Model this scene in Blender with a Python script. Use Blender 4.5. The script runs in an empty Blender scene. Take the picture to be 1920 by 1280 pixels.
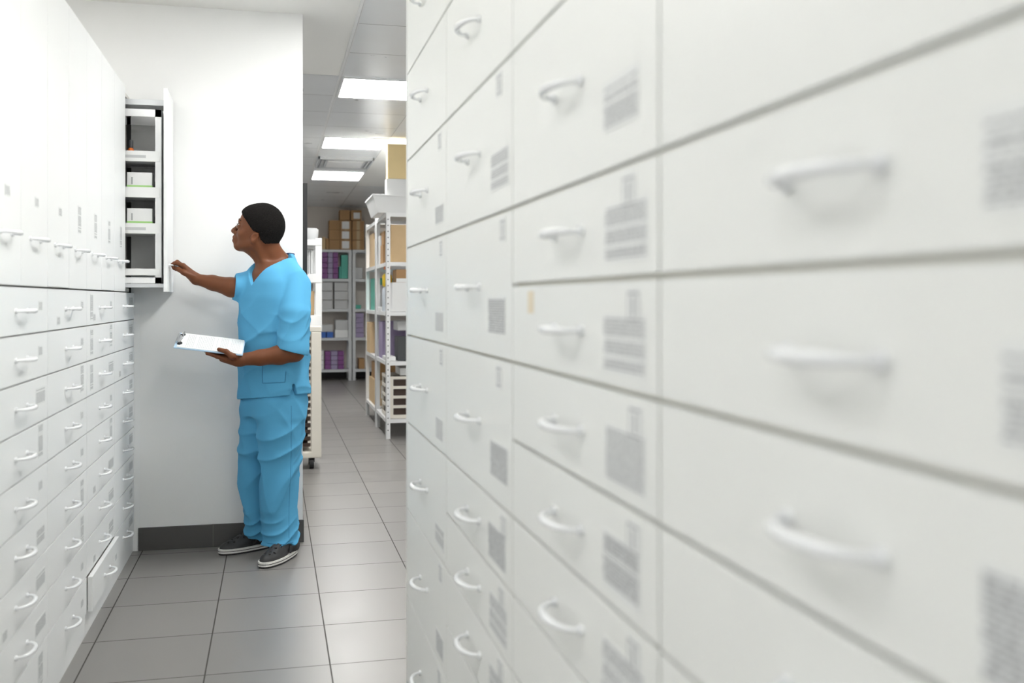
import bpy, bmesh, math, random
import numpy as np
from mathutils import Vector, Matrix

# ------------------------------------------------------------------ camera, world, exposure
scene = bpy.context.scene
COL = scene.collection
CAM_Z = 1.27
YAW = math.radians(13.49)
cam_d = bpy.data.cameras.new('camera')
cam_d.lens = 35.0; cam_d.sensor_width = 36.0
cam_d.shift_y = -78.0 / 1920.0
cam_d.clip_start = 0.02
cam_d.dof.use_dof = True
cam_d.dof.focus_distance = 4.95
cam_d.dof.aperture_fstop = 2.8
cam = bpy.data.objects.new('camera', cam_d)
cam.location = (0, 0, CAM_Z)
cam.rotation_euler = (math.pi / 2, 0, -YAW)
COL.objects.link(cam)
scene.camera = cam
scene.view_settings.view_transform = 'Standard'
scene.view_settings.look = 'None'
scene.view_settings.gamma = 1.0
scene.view_settings.exposure = 1.15
world = bpy.data.worlds.new('world'); scene.world = world
world.use_nodes = True
world.node_tree.nodes['Background'].inputs[0].default_value = (1, 1, 1, 1)
world.node_tree.nodes['Background'].inputs[1].default_value = 0.3
CEIL = 2.77
LIGHT_E = 15.0

rng = random.Random(7)

# ------------------------------------------------------------------ materials
def mat(name, col, rough=0.5, metal=0.0, noise=None, bump=None, emit=None, spec=0.5, sub=0.0):
    """noise=(scale, amount) slight colour mottling of the thing itself; bump=(scale, strength, distance)"""
    m = bpy.data.materials.new(name); m.use_nodes = True
    nt = m.node_tree; b = nt.nodes['Principled BSDF']
    b.inputs['Base Color'].default_value = (*col, 1)
    b.inputs['Roughness'].default_value = rough
    b.inputs['Metallic'].default_value = metal
    b.inputs['Specular IOR Level'].default_value = spec
    if sub:
        b.inputs['Subsurface Weight'].default_value = sub
        b.inputs['Subsurface Radius'].default_value = (0.012, 0.005, 0.003)
        b.inputs['Subsurface Scale'].default_value = 1.0
    tc = nt.nodes.new('ShaderNodeTexCoord')
    if noise:
        n = nt.nodes.new('ShaderNodeTexNoise'); n.inputs['Scale'].default_value = noise[0]; n.inputs['Detail'].default_value = 4
        nt.links.new(tc.outputs['Object'], n.inputs['Vector'])
        mx = nt.nodes.new('ShaderNodeMix'); mx.data_type = 'RGBA'
        a = noise[1]
        mx.inputs['A'].default_value = tuple(max(0, c * (1 - a)) for c in col) + (1,)
        mx.inputs['B'].default_value = tuple(min(1, c * (1 + a)) for c in col) + (1,)
        nt.links.new(n.outputs['Fac'], mx.inputs['Factor'])
        nt.links.new(mx.outputs['Result'], b.inputs['Base Color'])
    if bump:
        n2 = nt.nodes.new('ShaderNodeTexNoise'); n2.inputs['Scale'].default_value = bump[0]; n2.inputs['Detail'].default_value = 3
        nt.links.new(tc.outputs['Object'], n2.inputs['Vector'])
        bp = nt.nodes.new('ShaderNodeBump'); bp.inputs['Strength'].default_value = bump[1]; bp.inputs['Distance'].default_value = bump[2]
        nt.links.new(n2.outputs['Fac'], bp.inputs['Height'])
        nt.links.new(bp.outputs['Normal'], b.inputs['Normal'])
    if emit:
        b.inputs['Emission Color'].default_value = (*emit[0], 1)
        b.inputs['Emission Strength'].default_value = emit[1]
    return m

def grid_mat(name, col, grout, px, py, ox, oy, gw, rough, metal=0.0, vary=0.06, axes=('X', 'Y'), bumpd=0.002):
    """tiles with joints every px, py metres, offset ox, oy, joint width gw"""
    m = bpy.data.materials.new(name); m.use_nodes = True
    nt = m.node_tree; b = nt.nodes['Principled BSDF']; L = nt.links
    tc = nt.nodes.new('ShaderNodeTexCoord'); sp = nt.nodes.new('ShaderNodeSeparateXYZ')
    L.new(tc.outputs['Object'], sp.inputs[0])
    def math_(op, a, bb=None):
        n = nt.nodes.new('ShaderNodeMath'); n.operation = op
        for i, v in enumerate((a, bb)):
            if v is None: continue
            if isinstance(v, (int, float)): n.inputs[i].default_value = v
            else: L.new(v, n.inputs[i])
        return n.outputs[0]
    joints = []; cells = []
    for ax, p, o in ((axes[0], px, ox), (axes[1], py, oy)):
        u = math_('DIVIDE', math_('SUBTRACT', sp.outputs[ax], o), p)
        f = math_('FRACT', u); cells.append(math_('FLOOR', u))
        d = math_('MULTIPLY', math_('MINIMUM', f, math_('SUBTRACT', 1.0, f)), p)
        joints.append(math_('LESS_THAN', d, gw / 2))
    j = math_('MAXIMUM', joints[0], joints[1])
    wn = nt.nodes.new('ShaderNodeTexWhiteNoise'); cb = nt.nodes.new('ShaderNodeCombineXYZ')
    L.new(cells[0], cb.inputs[0]); L.new(cells[1], cb.inputs[1]); L.new(cb.outputs[0], wn.inputs['Vector'])
    ns = nt.nodes.new('ShaderNodeTexNoise'); ns.inputs['Scale'].default_value = 3.0; ns.inputs['Detail'].default_value = 6
    L.new(tc.outputs['Object'], ns.inputs['Vector'])
    v = math_('ADD', math_('MULTIPLY', math_('SUBTRACT', wn.outputs['Value'], 0.5), vary), math_('MULTIPLY', math_('SUBTRACT', ns.outputs['Fac'], 0.5), vary * 2.5))
    hsv = nt.nodes.new('ShaderNodeHueSaturation'); hsv.inputs['Color'].default_value = (*col, 1)
    L.new(math_('ADD', v, 1.0), hsv.inputs['Value'])
    mx = nt.nodes.new('ShaderNodeMix'); mx.data_type = 'RGBA'
    L.new(j, mx.inputs['Factor']); L.new(hsv.outputs[0], mx.inputs['A']); mx.inputs['B'].default_value = (*grout, 1)
    L.new(mx.outputs['Result'], b.inputs['Base Color'])
    r = math_('ADD', math_('MULTIPLY', j, 0.4), math_('ADD', rough, math_('MULTIPLY', math_('SUBTRACT', ns.outputs['Fac'], 0.5), 0.15)))
    L.new(r, b.inputs['Roughness'])
    b.inputs['Metallic'].default_value = metal
    bp = nt.nodes.new('ShaderNodeBump'); bp.inputs['Distance'].default_value = bumpd; bp.inputs['Strength'].default_value = 0.5
    L.new(math_('SUBTRACT', 1.0, j), bp.inputs['Height']); L.new(bp.outputs['Normal'], b.inputs['Normal'])
    return m

M = {}
M['wall'] = mat('wall_paint', (.86, .87, .87), .6, noise=(2, .01))
M['wall_back'] = mat('wall_back_paint', (.74, .69, .64), .7, noise=(2, .02))
M['ceil'] = mat('ceiling_paint', (.90, .90, .88), .7, noise=(2, .01))
M['floor'] = grid_mat('floor_tile', (.245, .235, .225), (.05, .045, .04), .418, .434, .193, 3.52, .005, .33, vary=.10)
M['ceiltile'] = grid_mat('metal_ceiling_tile', (.84, .865, .89), (.40, .40, .41), .612, .655, .444, 5.45, .007, .30, metal=.15, vary=.05)
M['skirt'] = grid_mat('skirting_tile', (.085, .082, .08), (.16, .15, .14), .60, 5.0, -.30, -2.5, .004, .4, axes=('X', 'Z'))
M['cab'] = mat('white_laminate', (.86, .875, .88), .38, noise=(5, .008))
M['cabR'] = mat('warm_white_laminate', (.83, .845, .83), .38, noise=(5, .008))
M['carc'] = mat('cabinet_carcass', (.62, .60, .57), .6)
M['carcin'] = mat('cabinet_inside', (.80, .79, .75), .5)
M['carcR'] = mat('cabinet_edge_beige', (.80, .78, .68), .6)
M['plastic'] = mat('white_handle_plastic', (.88, .90, .92), .22)
M['paper'] = mat('label_paper', (.80, .82, .82), .6)
M['ink'] = mat('label_ink', (.36, .37, .385), .7)
M['print'] = mat('sheet_print', (.48, .48, .50), .7)
M['tan_sticker'] = mat('yellowed_sticker', (.78, .70, .55), .6)
M['light'] = mat('light_panel', (1, 1, 1), .5, emit=((1.0, .99, .96), LIGHT_E))
M['fill_light'] = mat('added_fill_panel', (1, 1, 1), .5, emit=((1.0, .99, .97), 3.1))  # weaker emission for the added panels over the left cabinets
M['whitemetal'] = mat('white_powder_coat', (.86, .87, .88), .35)
M['creammetal'] = mat('cream_powder_coat', (.80, .76, .68), .4)
M['greymetal'] = mat('grey_shelf_metal', (.62, .64, .66), .4)
M['black'] = mat('black_rubber', (.012, .012, .014), .5)
M['brown'] = mat('dark_brown_tray', (.05, .03, .022), .6)
M['card'] = mat('cardboard', (.42, .25, .12), .8, noise=(8, .12), bump=(60, .15, .001))
M['cardlight'] = mat('cardboard_pale', (.62, .45, .26), .8, noise=(8, .10), bump=(60, .15, .001))
M['cardyellow'] = mat('cardboard_yellow', (.88, .70, .38), .8, noise=(8, .06))
M['tape'] = mat('packing_tape', (.50, .36, .20), .3)
M['whitebox'] = mat('white_carton', (.82, .83, .83), .5, noise=(10, .02))
M['greybox'] = mat('grey_carton', (.55, .56, .57), .6, noise=(10, .05))
M['purple'] = mat('purple_carton', (.22, .07, .25), .5, noise=(10, .1))
M['lilac'] = mat('lilac_carton', (.34, .28, .45), .5, noise=(10, .1))
M['teal'] = mat('teal_carton', (.08, .42, .33), .5, noise=(10, .1))
M['blue'] = mat('blue_carton', (.03, .13, .50), .5)
M['green'] = mat('green_print', (.40, .72, .25), .5)
M['orange'] = mat('orange_plastic', (.90, .22, .04), .35)
M['yellow'] = mat('yellow_plastic', (.90, .62, .02), .35)
M['clear'] = mat('frosted_plastic', (.55, .60, .66), .25)
M['darkgrey'] = mat('dark_grey_plastic', (.06, .065, .07), .5)
M['chrome'] = mat('chrome_clip', (.55, .56, .57), .18, metal=1.0)
M['skin'] = mat('skin', (.155, .052, .020), .48, noise=(25, .08), sub=.12, bump=(180, .12, .0006), spec=.3)
M['lip'] = mat('lip_skin', (.20, .075, .055), .4)
M['hair'] = mat('black_hair', (.010, .009, .0085), .95, noise=(170, .9), bump=(260, 1.0, .006), spec=.12)
M['brow'] = mat('brow_hair', (.015, .010, .008), .8)
M['scrub'] = mat('light_blue_cotton', (.095, .37, .62), .85, noise=(9, .05), bump=(420, .25, .0005), spec=.25)
M['navy'] = mat('collar_shade_navy', (.01, .03, .12), .8)  # colour of the shade inside the collar
M['seam'] = mat('blue_thread', (.05, .24, .45), .85)
M['eye'] = mat('eye_white', (.5, .47, .44), .2)
M['iris'] = mat('dark_iris', (.02, .01, .008), .1)
M['clog'] = mat('charcoal_foam', (.03, .03, .032), .6, bump=(150, .1, .0005))
M['clog_blk'] = mat('black_foam', (.012, .012, .013), .6)
M['clog_w'] = mat('white_foam', (.80, .79, .76), .5)
M['board'] = mat('clipboard_blue', (.45, .62, .80), .35)

# ------------------------------------------------------------------ mesh helpers
class G:
    """collects boxes, tubes, quads into one mesh"""
    def __init__(s): s.v = []; s.f = []; s.m = []; s.smooth = []
    def add(s, vs, fs, mi=0, sm=False):
        o = len(s.v); s.v += [tuple(v) for v in vs]
        for f in fs:
            s.f.append(tuple(i + o for i in f)); s.m.append(mi); s.smooth.append(sm)
        return s
    def box(s, x0, x1, y0, y1, z0, z1, mi=0, bev=0.0, rot=None, about=(0, 0, 0)):
        if bev <= 0:
            vs = [(x, y, z) for x in (x0, x1) for y in (y0, y1) for z in (z0, z1)]
            fs = [(0, 1, 3, 2), (4, 6, 7, 5), (0, 4, 5, 1), (2, 3, 7, 6), (0, 2, 6, 4), (1, 5, 7, 3)]
        else:
            bm = bmesh.new(); bmesh.ops.create_cube(bm, size=1)
            for v in bm.verts:
                v.co = ((x0 + x1) / 2 + v.co.x * (x1 - x0), (y0 + y1) / 2 + v.co.y * (y1 - y0), (z0 + z1) / 2 + v.co.z * (z1 - z0))
            bmesh.ops.bevel(bm, geom=bm.edges[:], offset=bev, segments=2, profile=.6, affect='EDGES')
            bm.verts.index_update()
            vs = [tuple(v.co) for v in bm.verts]; fs = [tuple(v.index for v in f.verts) for f in bm.faces]; bm.free()
        if rot is not None:
            a = Vector(about); vs = [tuple(a + rot @ (Vector(v) - a)) for v in vs]
        return s.add(vs, fs, mi)
    def tube(s, pts, rad, n=12, mi=0, squash=None, caps=True):
        """sweep of circles; squash=(axis vector, factor) flattens along one direction"""
        pts = [Vector(p) for p in pts]; k = len(pts)
        if isinstance(rad, (int, float)): rad = [rad] * k
        vs = []; up = None
        for i, p in enumerate(pts):
            t = (pts[min(i + 1, k - 1)] - pts[max(i - 1, 0)]).normalized()
            if up is None:
                up = Vector((0, 0, 1)) if abs(t.z) < .9 else Vector((1, 0, 0))
            a = (up - t * up.dot(t)).normalized(); b = t.cross(a); up = a
            for j in range(n):
                th = 2 * math.pi * j / n
                d = (a * math.cos(th) + b * math.sin(th)) * rad[i]
                if squash: d -= squash[0] * d.dot(squash[0]) * (1 - squash[1])
                vs.append(p + d)
        fs = [(i * n + j, i * n + (j + 1) % n, (i + 1) * n + (j + 1) % n, (i + 1) * n + j) for i in range(k - 1) for j in range(n)]
        s.add(vs, fs, mi, True)
        if caps:
            s.add(vs[:n], [tuple(range(n))[::-1]], mi); s.add(vs[-n:], [tuple(range(n))], mi)
        return s
    def lathe(s, prof, c=(0, 0, 0), n=20, mi=0):
        vs = [(c[0] + r * math.cos(2 * math.pi * j / n), c[1] + r * math.sin(2 * math.pi * j / n), c[2] + z) for r, z in prof for j in range(n)]
        fs = [(i * n + j, i * n + (j + 1) % n, (i + 1) * n + (j + 1) % n, (i + 1) * n + j) for i in range(len(prof) - 1) for j in range(n)]
        s.add(vs, fs, mi, True); s.add(vs[:n], [tuple(range(n))[::-1]], mi); s.add(vs[-n:], [tuple(range(n))], mi)
        return s
    def mesh(s, name):
        me = bpy.data.meshes.new(name); me.from_pydata(s.v, [], s.f)
        me.polygons.foreach_set('material_index', s.m); me.polygons.foreach_set('use_smooth', s.smooth)
        bm = bmesh.new(); bm.from_mesh(me); bmesh.ops.recalc_face_normals(bm, faces=bm.faces[:]); bm.to_mesh(me); bm.free()
        me.update(); return me

WL = {}
def thing(name, label, cat, loc, group=None):
    o = bpy.data.objects.new(name, None); COL.objects.link(o); o.empty_display_size = .05
    o.location = loc; WL[o.name] = Vector(loc)
    o['label'] = label; o['category'] = cat
    if group: o['group'] = group
    return o
def put(name, me, mats, parent=None, loc=(0, 0, 0), label=None):
    """me is in coordinates around loc (world)"""
    if isinstance(me, G): me = me.mesh(name)
    if not me.materials:
        for m in (mats if isinstance(mats, (list, tuple)) else [mats]): me.materials.append(M[m] if isinstance(m, str) else m)
    o = bpy.data.objects.new(name, me); COL.objects.link(o)
    w = Vector(loc); WL[o.name] = w
    if parent is not None:
        o.parent = parent; o.location = w - WL[parent.name]
    else: o.location = w
    if label: o['label'] = label
    return o
def top(o, label, cat, group=None, kind=None):
    o['label'] = label; o['category'] = cat
    if group: o['group'] = group
    if kind: o['kind'] = kind
    return o
def struct(name, g, mats, label=None):
    o = put(name, g, mats); o['kind'] = 'structure'
    o['label'] = label or name.replace('_', ' '); o['category'] = name.split('_')[0]
    return o

# ------------------------------------------------------------------ room shell
XL, XR, Y0, Y1 = -1.30, 2.40, -2.5, 16.3
struct('floor', G().box(XL - .1, XR + .1, Y0 - .1, Y1 + .1, -.1, 0), 'floor', 'grey square floor tiles with dark joints')
struct('wall_left', G().box(XL - .1, XL, Y0 - .1, Y1 + .1, 0, CEIL), 'wall', 'white wall behind the left cabinets')
struct('wall_right', G().box(XR, XR + .1, Y0 - .1, Y1 + .1, 0, CEIL), 'wall', 'white wall on the right side of the store')
struct('wall_front', G().box(XL, XR, Y0 - .1, Y0, 0, CEIL), 'wall', 'white wall behind the camera')
struct('wall_back', G().box(XL, XR, Y1, Y1 + .1, 0, CEIL), 'wall_back', 'far beige wall behind the grey shelving')
struct('strip_back', G().box(XL, XR, Y1 - .012, Y1, 0, .16), 'black', 'dark strip added below the grey shelving at the back wall')  # dark strip put in for the darkness under the bottom shelf
WX, WY = .151, 5.345
struct('wall_end', G().box(XL, WX, WY, WY + .15, 0, CEIL), 'wall', 'white partition wall behind the man')
struct('baseboard_end', G().box(-.684 + .02, WX + .006, WY - .010, WY + .16, 0, .116, bev=.002), 'skirt', 'dark grey tile skirting under the white partition')
struct('trim_1', G().box(WX + .0005, WX + .024, WY + .01, WY + .03, 1.02, 1.885), 'black', 'tall black edge strip on the end of the white partition')
cg = G(); cg.box(XL - .1, .444, Y0 - .1, 6.75, CEIL, CEIL + .1)
cg2 = G(); cg2.box(1.056, XR + .1, Y0 - .1, 13.2, CEIL, CEIL + .1)
o = struct('ceiling', cg, 'ceil', 'smooth white plaster ceiling over the left aisle')
o = struct('ceiling.001', cg2, 'ceil', 'smooth white plaster ceiling over the right racks')
ct = G(); ct.box(.444, 1.056, Y0 - .1, Y1 + .1, CEIL, CEIL + .1); ct.box(XL - .1, .444, 6.75, Y1 + .1, CEIL, CEIL + .1); ct.box(1.056, XR + .1, 13.2, Y1 + .1, CEIL, CEIL + .1)
struct('ceiling.002', ct, 'ceiltile', 'grey metal tile suspended ceiling')
tg = G(); tg.box(.428, .444, Y0, 6.75, CEIL - .006, CEIL + .001); tg.box(.446, .452, Y0, Y1, CEIL - .004, CEIL + .001); tg.box(.428, .444, 6.75, Y1, CEIL - .004, CEIL + .001)
struct('trim_2', tg, 'whitemetal', 'thin grey metal edge channel along the ceiling tiles')

# ceiling lights
def light(y0, y1, label, cx=.75, hx=.295, group='square ceiling light panels in the tile strip', m='light'):
    t = thing('ceiling_light', label, 'ceiling light', (cx, (y0 + y1) / 2, CEIL), group)
    cy = (y0 + y1) / 2; hy = (y1 - y0) / 2
    put('diffuser', G().box(-hx + .012, hx - .012, -hy + .012, hy - .012, -.010, -.002), m, t, (cx, cy, CEIL))
    f = G()
    f.box(-hx, hx, -hy, -hy + .012, -.012, -.0005); f.box(-hx, hx, hy - .012, hy, -.012, -.0005)
    f.box(-hx, -hx + .012, -hy + .012, hy - .012, -.012, -.0005); f.box(hx - .012, hx, -hy + .012, hy - .012, -.012, -.0005)
    put('frame', f, 'whitemetal', t, (cx, cy, CEIL))
light(6.77, 7.42, 'largest, nearest square white light panel glowing in the ceiling')
light(9.27, 9.93, 'middle square white light panel glowing in the ceiling, before the air vent')
light(11.75, 12.55, 'farthest square white light panel glowing in the ceiling, beyond the air vent')
light(4.15, 4.80, 'square white light panel in the ceiling above the standing man, out of frame')
light(1.75, 2.40, 'square white light panel in the ceiling above the right cabinets')
light(-.7, -.05, 'square white light panel in the ceiling behind the camera')
for y0_, w_ in ((3.2, 'nearest the partition'), (.9, 'level with the camera'), (-1.4, 'behind the camera')):  # added out of frame to brighten the white fronts and soften handle shadows
    light(y0_, y0_ + 1.2, 'added unseen long fill light panel over the left cabinets, ' + w_, cx=-.98, hx=.26, group='added fill light panels over the left cabinets', m='fill_light')
t = thing('air_vent', 'square white ceiling air vent between the middle and farthest light panels', 'vent', (.75, 10.95, CEIL))
f = G()
for a in (.29, .25, .21):
    f.box(-a, a, -a * 1.3, -a * 1.3 + .02, -.03, -.0005); f.box(-a, a, a * 1.3 - .02, a * 1.3, -.03, -.0005)
    f.box(-a, -a + .016, -a * 1.3, a * 1.3, -.03, -.0005); f.box(a - .016, a, -a * 1.3, a * 1.3, -.03, -.0005)
put('frame', f, 'greymetal', t, (.75, 10.95, CEIL))
put('panel', G().box(-.19, .19, -.24, .24, -.035, -.004, bev=.004), 'whitemetal', t, (.75, 10.95, CEIL))

# ------------------------------------------------------------------ drawers
def handle_mesh(n):
    g = G(); pts = []; rad = []
    N = 20; hw = .065
    for i in range(N + 1):
        u = -1 + 2 * i / N
        pts.append((n * (.001 + .034 * math.sqrt(max(0, 1 - abs(u) ** 2.0))), u * hw, 0)); rad.append(.0036 + .0026 * (1 - u * u))
    g.tube(pts, rad, 10, 0)
    for sgn in (-1, 1): g.tube([(0, sgn * hw, 0), (n * .006, sgn * hw, 0)], .0075, 10, 0)
    return g.mesh('handle')
HM = {1: handle_mesh(1), -1: handle_mesh(-1)}
for h in HM.values(): h.materials.append(M['plastic'])

def label_mesh(n, w, h, style, rg):
    """paper sticker on an x-facing surface, centred, with printed rows"""
    g = G(); g.box(*(sorted((0, n * .0008))), -w / 2, w / 2, -h / 2, h / 2, 0)
    x = n * .0011
    def q(y0, y1, z0, z1): g.add([(x, y0, z0), (x, y1, z0), (x, y1, z1), (x, y0, z1)], [(0, 1, 2, 3)], 1)
    if style == 'square':
        a = .004
        q(-w/2+a, w/2-a, h/2-2*a, h/2-1.4*a); q(-w/2+a, w/2-a, -h/2+1.4*a, -h/2+2*a)
        q(-w/2+a, -w/2+a*1.5, -h/2+2*a, h/2-2*a); q(w/2-a*1.5, w/2-a, -h/2+2*a, h/2-2*a)
        q(-.003, .003, -h*.25, h*.25)
    else:
        rows = max(3, int(h / .0046)); z = h / 2 - .005
        for r in range(rows):
            if z < -h / 2 + .004: break
            if rg.random() < .92:
                y = -w / 2 + .003
                while y < w / 2 - .006:
                    ww = rg.uniform(.005, .020)
                    q(y, min(y + ww, w / 2 - .003), z - (.0024 if style == 'text' else .0031), z)
                    y += ww + rg.uniform(.0015, .004)
            z -= .0046
    me = g.mesh('paper_label'); me.materials.append(M['paper']); me.materials.append(M['ink'])
    return me
lrg = random.Random(3)
LBL = {}
for n in (1, -1):
    LBL[n] = {'big': [label_mesh(n, rng.uniform(.12, .165), rng.uniform(.062, .078), lrg.choice(['text', 'bold']), lrg) for _ in range(7)],
              'mid': [label_mesh(n, rng.uniform(.10, .135), rng.uniform(.045, .058), 'text', lrg) for _ in range(5)],
              'small': [label_mesh(n, rng.uniform(.045, .07), .03, 'text', lrg) for _ in range(3)],
              'square': [label_mesh(n, .045, .045, 'square', lrg)],
              'narrow': [label_mesh(n, .06, .10, 'text', lrg) for _ in range(3)]}

def drawer(parent, n, X, ya, yb, za, zb, mt, out=0.0, labels=(), hz=None, gap=.0022, t=.018, name='drawer'):
    """front panel on plane x=X facing n, spanning ya..yb, za..zb; labels=[(kind, y, z)]"""
    cy, cz = (ya + yb) / 2, (za + zb) / 2; hy, hz_ = (yb - ya) / 2 - gap, (zb - za) / 2 - gap
    g = G(); g.box(*(sorted((0, -n * t))), -hy, hy, -hz_, hz_, 0, bev=.0012)
    if out > 0:   # drawer box sides, seen because it stands ajar
        e = -n * (t + .25)
        g.box(*sorted((e, -n * t)), -hy + .02, -hy + .032, -hz_ + .01, hz_ - .03, 0)
        g.box(*sorted((e, -n * t)), hy - .032, hy - .02, -hz_ + .01, hz_ - .03, 0)
    Xo = X + n * out
    d = put(name, g, mt, parent, (Xo, cy, cz))
    put('handle', HM[n], None, d, (Xo, cy, cz if hz is None else hz))
    for kind, y, z in labels:
        put('paper_label', lrg.choice(LBL[n][kind]), None, d, (Xo + n * .0001, y, z))
    return d

ORD = ['nearest the camera', 'second from the camera', 'third from the camera', 'farthest, beside the white partition']
# ---- left run, base cabinets: nine drawers each
XF = -.684
ys = [2.685, 3.357, 4.029, 4.701, 5.341]
p = .1352; zb0 = .09
for c in range(4):
    ya, yb = ys[c], ys[c + 1]
    t = thing('drawer_cabinet', 'white nine-drawer base cabinet, left run, ' + ORD[c] + (', bottom drawer ajar' if c == 2 else ''), 'cabinet', (XF - .3, (ya + yb) / 2, 0), 'white base cabinets of the left run')
    g = G(); g.box(XF - .60, XF - .022, ya + .001, yb - .001, zb0, zb0 + 9 * p)
    put('carcass', g, 'carc', t)
    put('plinth', G().box(XF - .58, XF - .006, ya + .0005, yb - .0005, 0, zb0 - .003, bev=.001), 'cab', t)
    for k in range(9):
        za = zb0 + (8 - k) * p; zt = za + p
        lb = []
        if c == 3: lb.append(('mid', yb - .12, zt - .045))
        else:
            lb.append((lrg.choice(['mid', 'narrow', 'small']) if k else 'small', yb - .10, zt - .055 if k < 5 else zt - .07))
        if c == 2 and k < 3: lb.append(('narrow', ya + .10, zt - .065))
        if lrg.random() < .15: lb.append(('small', ya + .16, za + .03))
        drawer(t, 1, XF, ya, yb, za, zt, 'cab', out=.020 if (c == 2 and k == 8) else 0, labels=lb)
# filler panel at the wall
o = put('filler_panel', G().box(-1.25, -.656, WY - .0035, WY - .0005, 0, 1.30), 'cab')
top(o, 'narrow white filler panel on the wall beside the last base cabinet', 'panel')

# ---- left run, tall pull-out wall cabinets
ZU0, ZU1 = 1.309, 2.286
ub = [2.685 + .336 * i for i in range(8)]  # 2.685 .. 5.037
place = ['nearest the camera, cut by the frame', 'second from the camera', 'third from the camera', 'fourth from the camera', 'third before the open one', 'second before the open one', 'directly before the open one']
for i in range(7):
    ya, yb = ub[i], ub[i + 1]
    t = thing('wall_cabinet', 'tall narrow white wall cabinet above the drawers, closed, ' + place[i], 'cabinet', (XF - .3, (ya + yb) / 2, ZU0), 'closed tall white wall cabinets')
    put('carcass', G().box(XF - .60, XF - .022, ya + .001, yb - .001, ZU0 + .001, ZU1), 'carc' if i not in () else 'cab', t)
    drawer(t, 1, XF, ya, yb, ZU0, ZU1, 'cab', hz=1.447, labels=[('narrow' if i > 2 else 'small', (ya + yb) / 2 + .02, 1.56)], gap=.0028 if i in (2, 5) else .0014, name='door')
# open pull-out cabinet
ya, yb = 5.037, 5.341
t = thing('wall_cabinet', 'tall white wall cabinet beside the partition with its shelf unit pulled out', 'cabinet', (XF - .3, (ya + yb) / 2, ZU0))
g = G()
g.box(XF - .60, XF - .02, ya + .001, ya + .016, ZU0 + .001, ZU1); g.box(XF - .60, XF - .02, yb - .010, yb, ZU0 + .001, ZU1)
g.box(XF - .60, XF - .02, ya + .016, yb - .010, ZU0 + .001, ZU0 + .018); g.box(XF - .60, XF - .02, ya + .016, yb - .010, ZU1 - .018, ZU1)
g.box(XF - .60, XF - .585, ya + .016, yb - .010, ZU0 + .018, ZU1 - .018)
put('carcass', g, 'carcin', t)
put('gasket', G().box(XF - .030, XF - .012, yb - .030, yb - .012, ZU0 - .01, ZU1 - .02), 'black', t, label='black vertical rail')
po = .17
PX = XF + .190       # outer face of the pulled-out door
pdx0 = PX - .018
d = put('door', G().box(-.018, 0, -.150, .150, -.4885, .4885, bev=.0012), 'cab', t, (PX, (ya + yb) / 2, (ZU0 + ZU1) / 2))
put('handle', HM[1], None, d, (PX, 5.175, 1.440))
g = G()
fx0, fx1 = XF - .36, pdx0 - .012
fy0, fy1 = ya + .022, yb - .024
for y in (fy0, fy1 - .006):
    g.box(fx1 - .028, fx1, y, y + .006, 1.350, 2.185); g.box(fx0, fx0 + .028, y, y + .006, 1.350, 2.185)
    g.box(fx0, fx1, y, y + .006, 2.150, 2.185); g.box(fx0, fx1, y, y + .006, 1.350, 1.378)
g.box(fx1 - .004, fx1, fy0 + .006, fy1 - .006, 1.350, 2.185)
g.box(fx0, fx0 + .004, fy0 + .006, fy1 - .006, 1.350, 2.185)
put('shelf_frame', g, 'whitemetal', t)
for a_, b_ in ((2.205, 2.232), (1.330, 1.348)): put('slide_rail', G().box(XF - .3, pdx0, ya + .02, ya + .16, a_, b_), 'greymetal', t)
trays = [1.938, 1.765, 1.592, 1.392]
for z in trays:
    g = G(); a, b_ = fx0 + .006, fx1 - .008
    g.box(a, b_, fy0 + .0075, fy1 - .0075, z, z + .004)
    hh = .046 if z > 1.5 else .028
    for y in (fy0 - .0015 - .003, fy1 + .0015):
        g.box(a, b_, y, y + .003, z - .004, z + hh)
    for y in (fy0 - .0015, fy1 - .0075): g.box(a, b_, y, y + .009, z - .004, z - .001)
    tr = put('tray', g, 'whitebox', t)
    if z in (1.938, 1.592):
        put('paper_label', G().box(-.11, -.01, -.0004, 0, -.010, .004), 'greybox', tr, (fx1 - .06, fy0 - .0047, z + .022), label='faint printed shelf strip')
# contents of the open cabinet
def medbox(z, x0, label, w=.05):
    o = thing('medicine_box', label, 'box', (x0, 5.18, z + .0045), 'white medicine boxes in the pulled-out shelf unit')
    put('carton', G().box(x0, x0 + .115, 5.072, 5.17, z + .0045, z + .118, bev=.0015), 'whitebox', o)
    put('green_band', G().box(x0 - .0006, x0 + .1156, 5.0714, 5.1706, z + .046, z + .056), 'green', o, label='green printed edge')
    put('dark_mark', G().box(x0 + .020, x0 + .026, 5.0712, 5.072, z + .060, z + .094), 'ink', o)
medbox(1.765, -.682, 'white medicine box with a green edge on the upper middle tray of the open cabinet')
medbox(1.592, -.682, 'white medicine box with a green edge on the lower middle tray of the open cabinet')
for z, w in ((1.765, 'upper'), (1.592, 'lower')):
    o = put('medicine_box', G().box(-.665, -.572, 5.20, 5.29, z + .0045, z + .092, bev=.0015), 'greybox')
    top(o, 'greyish medicine box standing behind the white one on the ' + w + ' middle tray', 'box')
t = thing('medicine_bottle', 'small orange bottle with a black cap on the top tray of the open cabinet', 'bottle', (-.668, 5.10, 1.9425))
g = G(); g.lathe([(.016, 0), (.017, .004), (.017, .045), (.012, .055), (.009, .06)], (-.668, 5.10, 1.9425))
put('bottle_body', g, 'orange', t)
g = G(); g.lathe([(.010, .06), (.011, .062), (.011, .095), (.009, .098)], (-.668, 5.10, 1.9425))
put('cap', g, 'darkgrey', t)

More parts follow.
